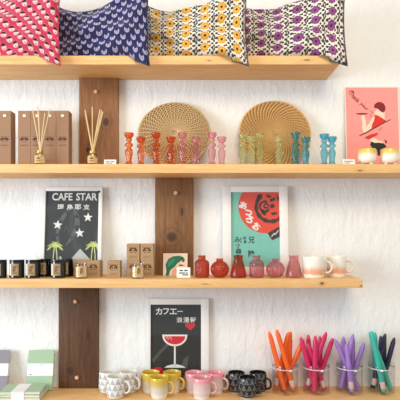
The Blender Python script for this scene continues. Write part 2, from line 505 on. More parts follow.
diffuser('reed diffuser in front of the row of tall brown cartons', 40, -.165,
         [(-.010, 31.5, 109, .01), (-.006, 36, 106, .02), (-.001, 39.5, 112, -.012), (.008, 49.5, 109, .005), (.005, 46, 113, -.015)])
diffuser('reed diffuser standing before the brown timber board', 92.5, -.165,
         [(-.010, 84.5, 110, .01), (-.007, 86, 113, -.012), (-.001, 91.5, 107, .015), (.009, 101.5, 110.5, .006), (.008, 100.3, 109.5, -.006), (.006, 102, 112, .018)], .96)

def price_card(label, px, y, base, wpx, hpx, lines, rot=0.0, lean=.25):
    t = thing('price_card', label, 'price card', (X(px, y), y, base), (0, 0, rot))
    W = wpx * (D0 + y) / FP; H = hpx * (D0 + y) / FP
    q = bpy.data.objects
    c, s_ = math.cos(lean), math.sin(lean)
    def tilt(o): o.rotation_euler = (-lean, 0, 0); return o
    cd = tilt(MB().box((-W / 2, -.0008, .0002), (W / 2, 0, H), .0002, seg=1).build('card', CARD, t))
    # folded foot behind so the tent card stands
    MB().box((-W / 2, H * s_, 0), (W / 2, H * s_ + .0008, H * c)).build('back_flap', CARD, t)
    mb = MB()
    for (a, b, zz, th) in lines: stroke(mb, [(a * W, zz * H), (b * W, zz * H)], th * H, -.0010)
    mb.build('price_print', BLACKINK, cd)
    return t
price_card('small white price card in front of the upper timber board', 110, -.185, S2, 12, 5.2, [(-.38, -.05, .55, .14), (.02, .36, .55, .14), (-.38, .2, .25, .1)])
price_card('small white price card between the blue candlesticks and footed cups', 349, -.185, S2, 12, 5.5, [(-.38, .38, .62, .12), (-.38, .1, .28, .1)])

# ------------------------------------------------------------------ woven round trays
def straw(name, c1, c2, c3):
    mt = M(name, rgb(*c1), .75); x, y, z = mt.coords()
    f = mt.noise(120, (1, 1, 1), 3); g = mt.noise(14, detail=3)
    mt.col(mt.mix(g.step(.35, .75), mt.mix(f, rgb(*c1), rgb(*c2)), rgb(*c3)))
    mt.bump(f, .3, .002); return mt.m
def tray(label, px, ybase, lean, R, mat, rim, nrad, spoke, twill):
    t = thing('woven_tray', label, 'woven tray', (X(px, ybase + .02), ybase, S2), (-lean, 0, 0), 'round woven trays')
    mb = MB(); n = 25; seg = nrad * 6
    for i in range(n):
        r = .0035 + (R - .0115) * i / (n - 1)
        pts = [(r * math.cos(2 * PI * k / seg), .0036 * math.sin(nrad * 2 * PI * k / seg + (i * twill)) - .005, R + r * math.sin(2 * PI * k / seg)) for k in range(seg)]
        mb.tube(pts, .0029, 5, closed=True)
    o = mb.build('weave', mat, t, smooth=True)
    # a backing disc closing the weave, in darker straw that paints shade into the gaps
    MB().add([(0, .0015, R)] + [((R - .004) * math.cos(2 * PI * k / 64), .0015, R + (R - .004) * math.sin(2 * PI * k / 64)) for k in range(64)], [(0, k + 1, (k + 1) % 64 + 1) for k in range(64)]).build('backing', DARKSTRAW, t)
    if spoke:
        sp = MB()
        for k in range(nrad):
            a = 2 * PI * k / nrad
            sp.tube([(.012 * math.cos(a), -.0105, R + .012 * math.sin(a)), ((R - .008) * math.cos(a), -.0080, R + (R - .008) * math.sin(a))], .0019, 5)
        sp.build('spokes', rim, t, smooth=True)
    rm = MB()
    for s in range(2):
        seg2 = 352
        rm.tube([((R - .005 + .0013 * math.cos(44 * 2 * PI * k / seg2 + s * PI)) * math.cos(2 * PI * k / seg2), -.004 + .0016 * math.sin(44 * 2 * PI * k / seg2 + s * PI), R + (R - .006 + .0013 * math.cos(44 * 2 * PI * k / seg2 + s * PI)) * math.sin(2 * PI * k / seg2)) for k in range(seg2)], .0032, 6, closed=True)
    rm.build('rim', mat, t, smooth=True)
    return t
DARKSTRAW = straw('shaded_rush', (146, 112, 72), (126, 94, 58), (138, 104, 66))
ST1 = straw('pale_rush', (210, 184, 142), (184, 154, 112), (200, 170, 124)); ST1b = straw('light_rush', (222, 196, 150), (200, 168, 120), (214, 184, 134))
ST2 = straw('golden_rush', (222, 180, 122), (190, 146, 90), (206, 166, 106)); ST2b = straw('tan_rush', (196, 156, 104), (170, 128, 82), (186, 142, 92))
tray('pale round woven tray behind the red and pink candlesticks', 174, -.12, math.radians(20), .157, ST1, ST1b, 40, True, PI)
tray('golden round woven tray behind the green and blue candlesticks', 275.5, -.088, math.radians(15), .157, ST2, ST2b, 46, False, 1.9)

# ------------------------------------------------------------------ glass candlesticks
TALLP = [(0, 0), (.0165, 0), (.0168, .004), (.0135, .009), (.010, .016), (.0098, .022), (.0125, .034), (.0150, .046), (.0155, .056), (.0135, .064), (.0085, .070), (.0085, .073),
         (.0165, .078), (.0172, .083), (.0150, .087), (.0085, .092), (.0085, .096), (.0125, .100), (.0128, .104), (.0095, .108), (.0150, .114), (.0190, .122), (.0196, .130), (.0182, .131), (.0120, .126), (.0105, .112), (0, .112)]
SHORTP = [(0, 0), (.0145, 0), (.0148, .004), (.0120, .009), (.0105, .015), (.0115, .026), (.0142, .040), (.0146, .050), (.0120, .060), (.0085, .066), (.0085, .069),
          (.0155, .074), (.0160, .078), (.0140, .082), (.0088, .086), (.0095, .090), (.0160, .097), (.0188, .106), (.0192, .113), (.0178, .114), (.0120, .109), (.0105, .096), (0, .096)]
GL = {'red': tinted('amber_red_glass', (250, 176, 132), .5), 'pink': tinted('rose_pink_glass', (253, 218, 230), .5), 'green': tinted('olive_green_glass', (236, 238, 196), .52, trans=.66), 'blue': tinted('turquoise_glass', (166, 224, 240), .5)}
def stick(kind, colour, label, px, y, grp):
    mb = MB().lathe(TALLP if kind == 'tall' else SHORTP, 24, rfun=lambda a, z: 1 + (.05 * math.cos(8 * a) if .012 < z < .065 else 0))
    o = mb.build('candlestick', GL[colour], smooth=28); o.location = (X(px, y), y, S2)
    return tag(o, label, 'candlestick', grp)
sticks = [
 ('tall', 'red', 'tall orange-red glass candlestick, nearest the timber board', 129, -.165), ('short', 'red', 'short orange-red glass candlestick, second from the timber board', 141, -.165),
 ('tall', 'red', 'tall orange-red glass candlestick in front of the pale woven tray', 156, -.165), ('short', 'red', 'short orange-red glass candlestick beside the first pink one', 171, -.165),
 ('tall', 'pink', 'tall pink glass candlestick right next to the orange-red ones', 182.5, -.165), ('short', 'pink', 'short pink glass candlestick at the right part of the pale woven tray', 196, -.150),
 ('tall', 'pink', 'tall pink glass candlestick past the right rim of the pale tray', 212, -.165), ('short', 'pink', 'short pink glass candlestick, rightmost of the pink ones', 221.7, -.165),
 ('tall', 'green', 'tall olive green glass candlestick at the left rim of the golden tray', 242.5, -.145), ('short', 'green', 'short olive green glass candlestick between the two tall green ones', 251.3, -.172),
 ('tall', 'green', 'tall olive green glass candlestick, third of the green ones', 260, -.145), ('short', 'green', 'short olive green glass candlestick standing apart, nearest the blue ones', 279, -.165),
 ('tall', 'blue', 'tall turquoise glass candlestick in front of the golden tray rim', 295.8, -.165), ('short', 'blue', 'short turquoise glass candlestick beside the right rim of the golden tray', 305.8, -.160),
 ('tall', 'blue', 'tall turquoise glass candlestick of the right pair, against the bare wall', 324.3, -.140), ('short', 'blue', 'short turquoise glass candlestick at the far right, nearest the price card', 332, -.170)]
for k, c, l, px, y in sticks: stick(k, c, l, px, y, {'red': 'orange-red', 'pink': 'pink', 'green': 'olive green', 'blue': 'turquoise'}[c] + ' glass candlesticks')

# ------------------------------------------------------------------ footed cups (white with yellow glaze)
mt = M('yellow_dipped_glaze', (1, 1, 1, 1), .25)
x, y, z = mt.coords(); e = z + (mt.noise(50, (1, 1, .3)) - .5) * .016
mt.col(mt.mix(e.step(.036, .050), rgb(244, 240, 232), mt.mix(e.step(.046, .062), rgb(236, 214, 130), rgb(226, 190, 84)))); mt.b.inputs['Coat Weight'].default_value = .4
YG = mt.m
PORC = basic('white_porcelain', (242, 238, 230), .25, .02)
def footed_cup():
    t = thing('footed_cup', '', 'cup', (0, 0, 0), group='yellow and white footed cups')
    R, H = .0365, .066
    MB().lathe([(0, .007), (.020, .007), (.030, .011), (.0355, .020), (R, .032), (R * .99, H - .003), (R * .965, H), (R * .93, H - .002), (R * .92, .03), (.028, .016), (0, .012)], 40).build('bowl', YG, t, smooth=True)
    for k in range(3):
        a = -PI / 2 + .55 + k * 2 * PI / 3
        MB().lathe([(0, 0), (.005, .0005), (.0065, .005), (.006, .012), (0, .014)], 12, (.021 * math.cos(a), .021 * math.sin(a), 0)).build('foot', PORC, t, smooth=True)
    return t
fc = footed_cup(); fc.location = (X(367, -.155), -.155, S2); fc['label'] = 'white footed cup with yellow glazed rim, left of the two'
dup(fc, 'white footed cup with yellow glazed rim, right of the two', (X(389.5, -.155), -.155, S2), (0, 0, .5))

# ------------------------------------------------------------------ posters
def ink(name, c, var=.04, scale=30): return basic(name, c, .75, var, scale)
def framed(name, label, px0, px1, ptop, pbase, ix0, ix1, itop, ibase, ybase, lean, base, cat='framed poster', frame=True, fd=.012):
    """returns (thing, map from picture coordinates to the poster's own plane)"""
    ymid = ybase + .012; s = (D0 + ymid) / FP; cx = (px0 + px1) / 2
    t = thing(name, label, cat, (X(cx, ymid), ybase, base), (-lean, 0, 0))
    L = lambda px, py: ((px - cx) * s, (pbase - py) * s)
    A, B = L(px0, ptop), L(px1, pbase); a, b = L(ix0, itop), L(ix1, ibase)
    if frame:
        mb = MB(); B = (B[0], max(B[1], 0.0)); b = (b[0], max(b[1], .012))
        mb.box((A[0], -fd, B[1]), (a[0], 0, A[1]), .0015); mb.box((b[0], -fd, B[1]), (B[0], 0, A[1]), .0015)
        mb.box((a[0] - .001, -fd, a[1]), (b[0] + .001, 0, A[1]), .0015); mb.box((a[0] - .001, -fd, B[1]), (b[0] + .001, 0, b[1]), .0015)
        mb.build('frame', PAPERBACK, t, smooth=40)
        MB().box((a[0], -.004, b[1]), (b[0], -.001, a[1])).build('backing_sheet', CARD, t)
        MB().box((a[0], -.0095, b[1]), (b[0], -.0085, a[1])).build('glazing', PANE, t)
    return t, L, (a[0], b[0], b[1], a[1])

# --- night poster with stars
t, L, r = framed('framed_poster', 'framed black poster with CAFE STAR lettering, stars and palms, behind the black candle jars', 40, 102, 187, 275.6, 45.2, 98.3, 191, 273, -.045, math.radians(5), S3)
mt = M('charcoal_print', rgb(60, 62, 62), .75); nn = mt.noise(7, (1, 1, .6), 4, dist=1.2)
mt.col(mt.mix(nn.step(.42, .75), rgb(52, 55, 56), rgb(86, 92, 94)))
CHAR = mt.m
SWIRLGREY, LIME, LIME2, PYR = ink('swirl_grey', (88, 96, 99)), ink('lime_ink', (196, 206, 110)), ink('pale_lime_ink', (214, 220, 150)), ink('stone_grey_ink', (196, 196, 192))
pm = MB(); yy = -.0042
pm.box((r[0], yy, r[2]), (r[1], -.004, r[3]), mi=0)
clip = lambda p: clip_poly(p, r[0], r[1], r[2], r[3])
def PL(pts): return [L(*p) for p in pts]
stroke(pm, PL([(60, 250), (57, 235), (60, 222), (66, 212), (72, 207)]), [.006, .014, .020, .014, .004], yy, 1)  # faint grey swirl over the dark ground
stroke(pm, PL([(72, 207), (77, 216), (77, 228), (72, 238), (66, 246)]), [.004, .018, .026, .014, .004], yy, 1)
stroke(pm, PL([(64, 232), (66, 226), (69, 231)]), .002, yy, 1)
for (a, b, q) in ((57.5, 225, .1), (87.7, 217.5, 0.05), (79.7, 233.3, -.1)): pm.poly(star(*L(a, b), .0215, q), yy - .0003, 2)
pm.poly(clip(PL([(70, 261), (80.5, 249), (92, 261), (92, 276), (70, 276)])), yy - .0003, 3)
pm.poly(clip(PL([(54, 266), (61, 256), (68, 266)])), yy - .0002, 3)
for (cx, cz, sc) in ((55.5, 247, 1.0), (93.5, 246.5, .95)):
    for k in range(11):
        a = -.5 + k * (PI + 1.0) / 10
        e = (cx + 8.5 * sc * math.cos(a), cz - 5.5 * sc * math.sin(a) + 1.5 * abs(math.cos(a)) + (1.5 if k % 2 else 0))
        m_ = ((cx + e[0]) / 2, (cz + e[1]) / 2 - 2.2 * sc)
        q = PL([(cx, cz), m_, e])
        for j in range(3): q[j] = (min(max(q[j][0], r[0] + .002), r[1] - .002), q[j][1])
        stroke(pm, q, [.005, .0065, .0012], yy - .0004 - k * .00002, 4 + k % 2)
    for dx in (-1.5, 2.0):
        stroke(pm, PL([(cx + dx * .4, cz), (cx + dx, cz + 8), (cx + dx * 1.3, cz + 26)]), .004, yy - .0002, 5)
pic = pm.build('printed_picture', [CHAR, SWIRLGREY, WHITEINK, PYR, LIME, LIME2], t)
tm = MB(); c = L(61.5, 196.3)
put_text(tm, 'CAFE', *L(61.5, 196.6), .0885, .033, yy - .0006, 0, bold=.022); put_text(tm, 'STAR', *L(86, 196.6), .0925, .033, yy - .0006, 0, bold=.022)
for ch, px in zip('理鳥耶支', (60, 69.2, 77.3, 86)): put_text(tm, ch, *L(px, 207.0), .028, .0235, yy - .0006, 0, bold=.02)
tm.build('lettering', WHITEINK, pic)
mbk = MB(); c = L(98.6, 191.8); mbk.lathe([(0, 0), (.005, 0), (.005, .002), (0, .003)], 12); 
o = mbk.build('corner_stud', BLACKINK, t, loc=(c[0], -.012, c[1])); o.rotation_euler = (PI / 2, 0, 0)

# --- teal poster with the red round face
t, L, r = framed('framed_poster', 'white-framed teal poster with a big red round face, behind the red vases', 222.5, 288, 186, 275.6, 231, 279.6, 192, 267, -.045, math.radians(5), S3)
TEAL, VERM, PALER = ink('teal_ink', (124, 196, 182)), ink('vermilion_ink', (222, 74, 52)), ink('blackish_ink', (58, 46, 40))
pm = MB(); pm.box((r[0], yy, r[2]), (r[1], -.004, r[3]), mi=0)
cx, cz = L(265.5, 206.5); R = 27 * (D0 - .033) / FP
pm.poly(clip_poly(circle(cx, cz, R, 60), *r), yy, 1)
def ring(cx, cy, rad, w0, a0, a1, n=16, sq=1.0):
    for k in range(n):
        A = a0 + (a1 - a0) * k / n; B = a0 + (a1 - a0) * (k + 1) / n
        wv = w0 * (1 + .25 * math.sin(k * 1.7)) / 2
        q = [(cx + (rad + wv) * math.cos(A), cy - sq * (rad + wv) * math.sin(A)), (cx + (rad + wv) * math.cos(B), cy - sq * (rad + wv) * math.sin(B)),
             (cx + (rad - wv) * math.cos(B), cy - sq * (rad - wv) * math.sin(B)), (cx + (rad - wv) * math.cos(A), cy - sq * (rad - wv) * math.sin(A))]
        p = clip_poly(PL(q), *r)
        if len(p) > 2: pm.poly(p, yy - .0004, 2)
ring(271, 207, 14.6, 3.6, math.radians(140), math.radians(330), 22)
ring(265, 206.5, 5.0, 2.2, math.radians(60), math.radians(330), 14)
ring(266.5, 206, 2.2, 1.6, 0, 2 * PI, 8)
for blob in ([(257, 196), (260, 193.5), (263, 195), (262, 199), (258, 200)], [(267, 194), (272, 196), (271, 198), (267, 197)], [(270, 199), (275, 197), (276, 200), (271, 202)], [(261, 211), (264, 209.5), (267, 213), (265, 216), (262, 214)],
             [(270, 205), (273.5, 203.5), (275.5, 206), (273, 208.5), (270.5, 208)], [(276.5, 194), (279.5, 197), (279.5, 202), (277.5, 199)], [(270.5, 213), (276, 212), (278, 214), (273, 215.5)]):
    pm.poly(clip_poly(PL(blob), *r), yy - .0004, 2)
pm.poly(clip_poly(PL([(267.6, 233.5), (279.5, 226.5), (282, 236), (272, 240.5)]), *r), yy - .0006, 2)
stroke(pm, PL([(271.5, 237), (274, 233.5), (275, 235), (278.5, 230.5)]), .0035, yy - .0010, 3)
pic = pm.build('printed_picture', [TEAL, VERM, PALER, WHITEINK], t)
tm = MB()
for ch, px, py, rot in (('あ', 243.3, 205.5, -.35), ('つ', 248.3, 212.8, -.5), ('ろ', 249.5, 219.5, -.5), ('お', 256.6, 226.8, -.6)):
    h = .027 if ch == 'つ' else .033
    put_text(tm, ch, *L(px, py), .034, h, yy - .0008, 0, rot, bold=.05)
tm.build('white_lettering', WHITEINK, pic)
tm = MB(); tm2 = MB()
for ch, px, py, wpx, hpx in (('み', 237.2, 240, 5.2, 6), ('づ', 237.4, 246, 4.4, 4.2), ('森', 238.4, 251.3, 6, 5.6), ('園', 238.6, 258, 5.8, 6), ('ヒ', 241, 240, 1.6, 5.4), ('喫', 245, 238.6, 3.2, 3.2), ('茶', 245, 242.2, 3.2, 3.2), ('兄', 251.3, 240.2, 6.2, 6.6), ('陵', 251.2, 254, 6.4, 7.0)):
    s = (D0 - .033) / FP; put_text(tm if px < 249 else tm2, ch, *L(px, py), wpx * s, hpx * s, yy - .0008, 0, bold=.02)
tm.build('black_lettering', BLACKINK, pic); tm2.build('black_lettering', BLACKINK, pic)

# --- black poster with the wine glass
t, L, r = framed('framed_poster', 'framed black poster with a glass of red wine, behind the yellow and pink mugs', 146.8, 208.8, 300.3, 388.5, 151, 201, 306.3, 384, -.012, math.radians(.8), S4, fd=.011)
NIGHT, WINE, PANESHEEN = ink('near_black_print', (40, 43, 42)), ink('wine_red_ink', (208, 36, 52)), ink('painted_pane_sheen', (74, 82, 82))
pm = MB(); pm.box((r[0], yy, r[2]), (r[1], -.004, r[3]), mi=0)
pm.poly(PL([(152, 361), (166.5, 345), (169, 347), (160, 356), (154, 364)]), yy, 3); pm.poly(PL([(181, 369), (184, 360), (189, 357), (187, 370)]), yy, 3)  # reflections of the glazing, painted onto the print as flat grey shapes
bowl_o = [(162.5, 336.2)] + [(175 + 12.4 * math.cos(a), 337 + 10.8 * math.sin(a)) for a in [PI - k * PI / 18 for k in range(19)]] + [(187.5, 336.2)]
bowl_i = [(165, 337.8)] + [(175 + 10.3 * math.cos(a), 338 + 7.9 * math.sin(a)) for a in [PI - k * PI / 18 for k in range(19)]] + [(185, 337.8)]
pm.poly(PL(bowl_o), yy - .0002, 1); pm.poly(PL(bowl_i), yy - .0006, 2)
for k in range(4): stroke(pm, PL([(166 + k * 1.6, 338), (167.2 + k * 1.6, 340.5 + (k % 2))]), .0016, yy - .001, 1)
stroke(pm, PL([(175, 347), (175, 367)]), .0075, yy - .0002, 1)
pm.poly(PL([(164.5, 369), (167, 367.2), (173.5, 365.5), (176.5, 365.5), (183, 367.2), (185.5, 369)]), yy - .0002, 1)
hx = [(190.3 + 5.2 * (16 * math.sin(a) ** 3) / 16, 327.6 - 4.6 * (13 * math.cos(a) - 5 * math.cos(2 * a) - 2 * math.cos(3 * a) - math.cos(4 * a)) / 16) for a in [2 * PI * k / 30 for k in range(30)]]
pm.poly(PL(hx), yy - .0002, 2)
pm.poly(PL([(152, 376), (152.5, 371), (156, 368.5), (161, 368.5), (163.5, 371.5), (163, 376)]), yy - .0002, 2)
pic = pm.build('printed_picture', [NIGHT, WHITEINK, WINE, PANESHEEN], t)
tm = MB(); s = D0 / FP
for ch, px, wpx, hpx in (('カ', 159.2, 6.6, 6.8), ('フ', 166.2, 6.0, 6.2), ('エ', 173.4, 7.2, 5.6), ('ー', 180.2, 5.4, .9)): put_text(tm, ch, *L(px, 313.2), wpx * s, hpx * s, yy - .0006, 0, bold=.028)
for ch, px in zip('浪漫軒', (179.6, 186.4, 193.2)): put_text(tm, ch, *L(px, 321.6), 6.0 * s, 5.4 * s, yy - .0006, 0, bold=.012)
tm.build('lettering', WHITEINK, pic)

# --- pink poster with the waitress, unframed
t, L, r = framed('paper_poster', 'pink paper poster of a waitress in red carrying a tray, behind the footed cups', 345.5, 399.5, 84.5, 168.3, 346.3, 398.6, 85.4, 168.3, -.042, math.radians(4.2), S2, 'poster', frame=False)
PINKP, CREAM, MAROON, REDI, SKIN = ink('coral_pink_print', (246, 152, 146)), ink('cream_paper', (240, 224, 206)), ink('maroon_ink', (132, 24, 34)), ink('bright_red_ink', (220, 44, 40)), ink('pale_skin_ink', (244, 214, 186))
A, B = L(345.5, 84.5), L(399.5, 168.3)
MB().box((A[0], -.002, 0), (B[0], 0, A[1]), .0005, seg=1).build('paper', CREAM, t)
pm = MB(); yy = -.0022
pm.box((r[0], yy, .002), (r[1], -.002, r[3]), mi=0)
k_ = yy - .0001
pm.poly(PL([(368.8, 136.5), (371, 134), (374, 137), (377.5, 139.5), (382.5, 140.5), (381, 143.5), (375, 143), (371.5, 145)]), k_, 4)          # leg
pm.poly(PL([(370.5, 140.5), (374, 142), (379, 141.8), (383.5, 142.8), (386, 146), (382.5, 147.5), (380.5, 150), (380, 154.5), (377, 155), (376.2, 149), (371.5, 147.2), (369.7, 144)]), k_ - .0004, 5)   # stockings
pm.poly(PL([(384, 138.5), (386.5, 140), (385.8, 143), (384.8, 142)]), k_, 2)
pm.poly(PL([(364, 136.5), (370, 133.5), (378, 131.5), (376.5, 134.5), (369, 138.5), (366.5, 138)]), k_ - .0003, 3)                      # skirt
pm.poly(PL([(378.5, 107), (385, 109.5), (385, 114.5), (382, 116), (376, 114.8), (374.3, 112.3), (375.6, 109.6)]), k_, 4)                # face
pm.poly(PL([(378.5, 113.5), (384, 114), (385.5, 118), (383, 120), (377, 116)]), k_ - .0001, 4)
pm.poly(PL([(375.3, 113.2), (379, 114.6), (383.5, 117.5), (385.6, 121), (380, 124.2), (372, 128), (371.7, 124), (374.2, 119)]), k_ - .0004, 3)   # dress
pm.poly(PL([(374.5, 106), (374.8, 103), (377.5, 100.8), (381, 100.2), (384.2, 102), (386, 105.5), (385.3, 109.5), (383.6, 111.2), (380.6, 109.8), (378.2, 107.2)]), k_ - .0006, 2)   # bob hair
pm.poly(PL([(373, 115.5), (375, 115), (374, 120), (371.5, 126), (366.5, 131.5), (363.5, 131.8), (362, 127), (362.6, 122), (361.3, 116), (362, 114), (364.5, 114), (366, 121), (365.8, 125.5), (369, 122.5)]), k_ - .0002, 4)   # arm
pm.poly(circle(*L(362.2, 112.4), .026, 20, .0036), k_ - .0005, 2)
stroke(pm, PL([(359, 135), (366, 131.5), (375, 126.5), (385, 121), (391, 118.2)]), [.003, .005, .004, .003, .0025], k_ - .0008, 5)
stroke(pm, PL([(379, 130), (381.5, 126)]), .0018, k_ - .0008, 2)
stroke(pm, PL([(386, 121), (384.3, 118.2)]), .002, k_ - .0008, 5)
pic = pm.build('printed_picture', [PINKP, WHITEINK, MAROON, REDI, SKIN, BLACKINK], t)
tm = MB(); ang = -.82
put_text(tm, 'Thank', *L(355.2, 95.3), .056, .020, k_ - .0008, 0, ang, bold=.012); put_text(tm, 'you!', *L(364.2, 104.8), .040, .019, k_ - .0008, 0, ang, bold=.012)
stroke(tm, PL([(349.5, 91), (351, 88.7), (354, 89), (354.6, 91)]), .0026, k_ - .0008)
stroke(tm, PL([(371, 109), (373.5, 112)]), .0014, k_ - .0008); stroke(tm, PL([(370, 112), (371.5, 116)]), .0014, k_ - .0008)
tm.build('lettering', MAROON, pic)

# ------------------------------------------------------------------ third shelf: candle jars, votives, kraft boxes
JARBLK = basic('black_glass', (16, 16, 18), .08, .02, Coat_Weight=.6)
LABK = basic('kraft_label', (172, 144, 106), .7)
LABEDGE = basic('label_white_edge', (232, 228, 218), .6)
def black_jar():
    t = thing('candle_jar', '', 'candle', (0, 0, 0), group='black candle jars with kraft labels')
    R, H = .0298, .0735
    MB().lathe([(0, 0), (R - .003, 0), (R, .004), (R, H - .006), (R - .0015, H - .004), (R - .003, H - .004), (R - .003, .01), (0, .01)], 36).build('jar', JARBLK, t, smooth=35)
    MB().lathe([(0, H - .004), (R - .002, H - .004), (R + .0004, H - .003), (R + .0004, H + .001), (R - .001, H + .002), (0, H + .002)], 36).build('lid', JARBLK, t, smooth=35)
    jl = MB().arc(R + .0001, .012, H - .014, -PI / 2 - .75, -PI / 2 + .55, 14).build('jar_label', LABK, t, smooth=35)
    mb = MB()
    mb.arc(R + .0009, .012, H - .014, -PI / 2 - .75, -PI / 2 - .50, 3, 1)
    for (z0, z1, a0, a1) in ((.020, .024, -.3, .35), (.028, .034, -.25, .05), (.030, .040, .0, .12), (.034, .046, -.2, -.08), (.042, .047, -.05, .25), (.049, .0515, -.3, .35)):
        mb.arc(R + .0009, z0, z1, -PI / 2 + a0, -PI / 2 + a1, 4, 0)
    mb.build('label_print', [SOFTINK, LABEDGE], jl, smooth=35)
    return t
bj = black_jar()
for i, (px, y, lab) in enumerate([(-.5, -.150, 'black candle jar cut by the left edge of the picture'), (17, -.150, 'black candle jar second from the left, on the third shelf'),
        (33.3, -.150, 'black candle jar just left of the framed night poster'), (44.2, -.086, 'black candle jar set back behind its neighbours, left part of the night poster'),
        (58.3, -.150, 'black candle jar in front of the night poster, left of a set-back jar'), (66.0, -.086, 'black candle jar set back beside the clear votive')]):
    loc = (X(px, y), y, S3)
    if i == 0: bj.location = loc; bj['label'] = lab
    else: dup(bj, lab, loc)
    if i == 0: bj.rotation_euler = (0, 0, 0)

def kraft_box():
    t = thing('kraft_box', '', 'box', (0, 0, 0), group='small printed kraft candle boxes')
    W, H = .0535, .0695
    ct = MB().box((-W / 2, -W / 2, 0), (W / 2, W / 2, H), .0009, seg=1).build('carton', KRAFT, t)
    mb = MB(); f = -W / 2 - .0002
    crest(mb, .052, 0, 0, .043, f)
    for k in range(7): stroke(mb, [(-.019 + k * .0058, .055), (-.0165 + k * .0058, .055)], .0022, f)
    stroke(mb, [(-.016, .018), (.016, .018)], .0012, f); stroke(mb, [(-.020, .011), (.020, .011)], .001, f)
    mb.build('printed_crest', INK, ct)
    return t
kb = kraft_box(); H = .0697
for i, (px, y, z, rz, lab) in enumerate([(80.5, -.095, 0, 0, 'kraft candle box directly behind the left clear votive'), (93.5, -.105, 0, -.04, 'kraft candle box between the left votive and the poster corner'),
        (113.3, -.125, 0, .03, 'single kraft candle box standing apart, left of the stack of four'),
        (133.2, -.100, 0, 0, 'bottom left kraft box of the stack of four'), (147.2, -.100, 0, .02, 'bottom right kraft box of the stack of four'),
        (133.0, -.100, H, .01, 'top left kraft box of the stack of four'), (147.0, -.100, H, -.02, 'top right kraft box of the stack of four')]):
    yf = y - .027
    loc = (X(px, yf), y, S3 + z)
    if i == 0: kb.location = loc; kb['label'] = lab
    else: dup(kb, lab, loc, (0, 0, rz))

WAX = basic('cream_wax', (244, 232, 204), .45, .02, Subsurface_Weight=.0)
def votive():
    t = thing('votive_candle', '', 'candle', (0, 0, 0), group='clear glass votive candles')
    R, H = .0245, .0615
    MB().lathe([(0, 0), (R, 0), (R + .0004, .003), (R, H), (R - .0018, H), (R - .002, .005), (0, .005)], 30).build('glass', JARGLASS, t, smooth=35)
    MB().lathe([(0, .0055), (R - .0024, .0055), (R - .0024, .046), (0, .045)], 26).build('wax', WAX, t, smooth=35)
    vl = MB().arc(R + .0006, .010, .048, -PI / 2 - .35, -PI / 2 + .75, 12).build('votive_label', LABELGOLD, t, smooth=35)
    mb = MB()
    for (z0, z1, a0, a1) in ((.018, .034, .05, .2), (.022, .040, .28, .42), (.036, .042, .1, .4)): mb.arc(R + .0015, z0, z1, -PI / 2 + a0, -PI / 2 + a1, 4)
    mb.build('label_print', SOFTINK, vl)
    MB().tube([(0, 0, .045), (.001, 0, .053)], .0007, 5).build('wick', CARD, t)
    return t
vo = votive(); vo.location = (X(81.3, -.160), -.160, S3); vo['label'] = 'clear votive candle with gold label beside the black jars'
dup(vo, 'clear votive candle with gold label in front of the stack of four boxes', (X(137.8, -.165), -.165, S3))

# parrot card
t = thing('greeting_card', 'pale pink greeting card with a green parrot, leaning on the timber board', 'card', (X(175.2, -.06), -.062, S3), (-.20, 0, 0))
s = 2.11 / FP; L = lambda px, py: ((px - 175.2) * s, (276.5 - py) * s)
A, B = L(163, 253.8), L(187.4, 276.5)
MB().box((A[0], -.002, 0), (B[0], 0, A[1]), .0004, seg=1).build('card', basic('blush_card', (240, 214, 196), .7, .03), t)
pm = MB(); yy = -.0022
pm.poly(PL([(164.5, 277), (164.5, 266), (170, 263), (176, 266), (180, 262), (186, 262), (186.5, 277)]) if False else PL([(164, 276), (164.5, 268), (171, 268), (177, 270), (178, 276)]), yy, 2)
pm.poly(PL([(166.2, 269.5), (165.5, 265), (168.5, 259.5), (173, 257), (179, 256.2), (183, 257.5), (184.6, 260), (184.2, 262.5), (182.5, 262.8), (181.5, 261), (179.5, 262.6), (177, 264.2), (174.5, 267.5), (171.8, 269.6), (170, 271.5), (169, 276.3), (165.6, 276.3), (166.4, 272)]), yy - .0004, 0)
pm.poly(PL([(167.5, 264), (170, 260.5), (174, 258.6), (175.5, 260.5), (172.5, 264.5), (168.2, 268.2)]), yy - .0008, 1)
pm.poly(PL([(180.5, 258.6), (182.5, 258.6), (182.5, 260), (180.5, 260)]), yy - .0008, 5)
pm.poly(PL([(178, 266.2), (180, 264.8), (183, 265.6), (184.4, 266.4), (181, 266.8)]), yy - .0004, 3)
pm.poly(PL([(172, 271), (175, 268.5), (177, 270.5), (176, 276), (172, 276)]), yy - .0004, 4)
pm.build('printed_parrot', [ink('parrot_green', (44, 116, 88)), ink('parrot_teal', (52, 148, 120)), ink('leaf_white', (238, 230, 218)), ink('lip_red', (190, 52, 52)), ink('salmon_ink', (240, 176, 150)), BLACKINK], t)
price_card('small white price card in front of the parrot card', 183.5, -.150, S3, 13.5, 10.5, [(-.3, -.05, .70, .12), (.05, .3, .70, .12), (-.34, .1, .46, .10), (-.1, .36, .28, .10), (.16, .3, .46, .1)])

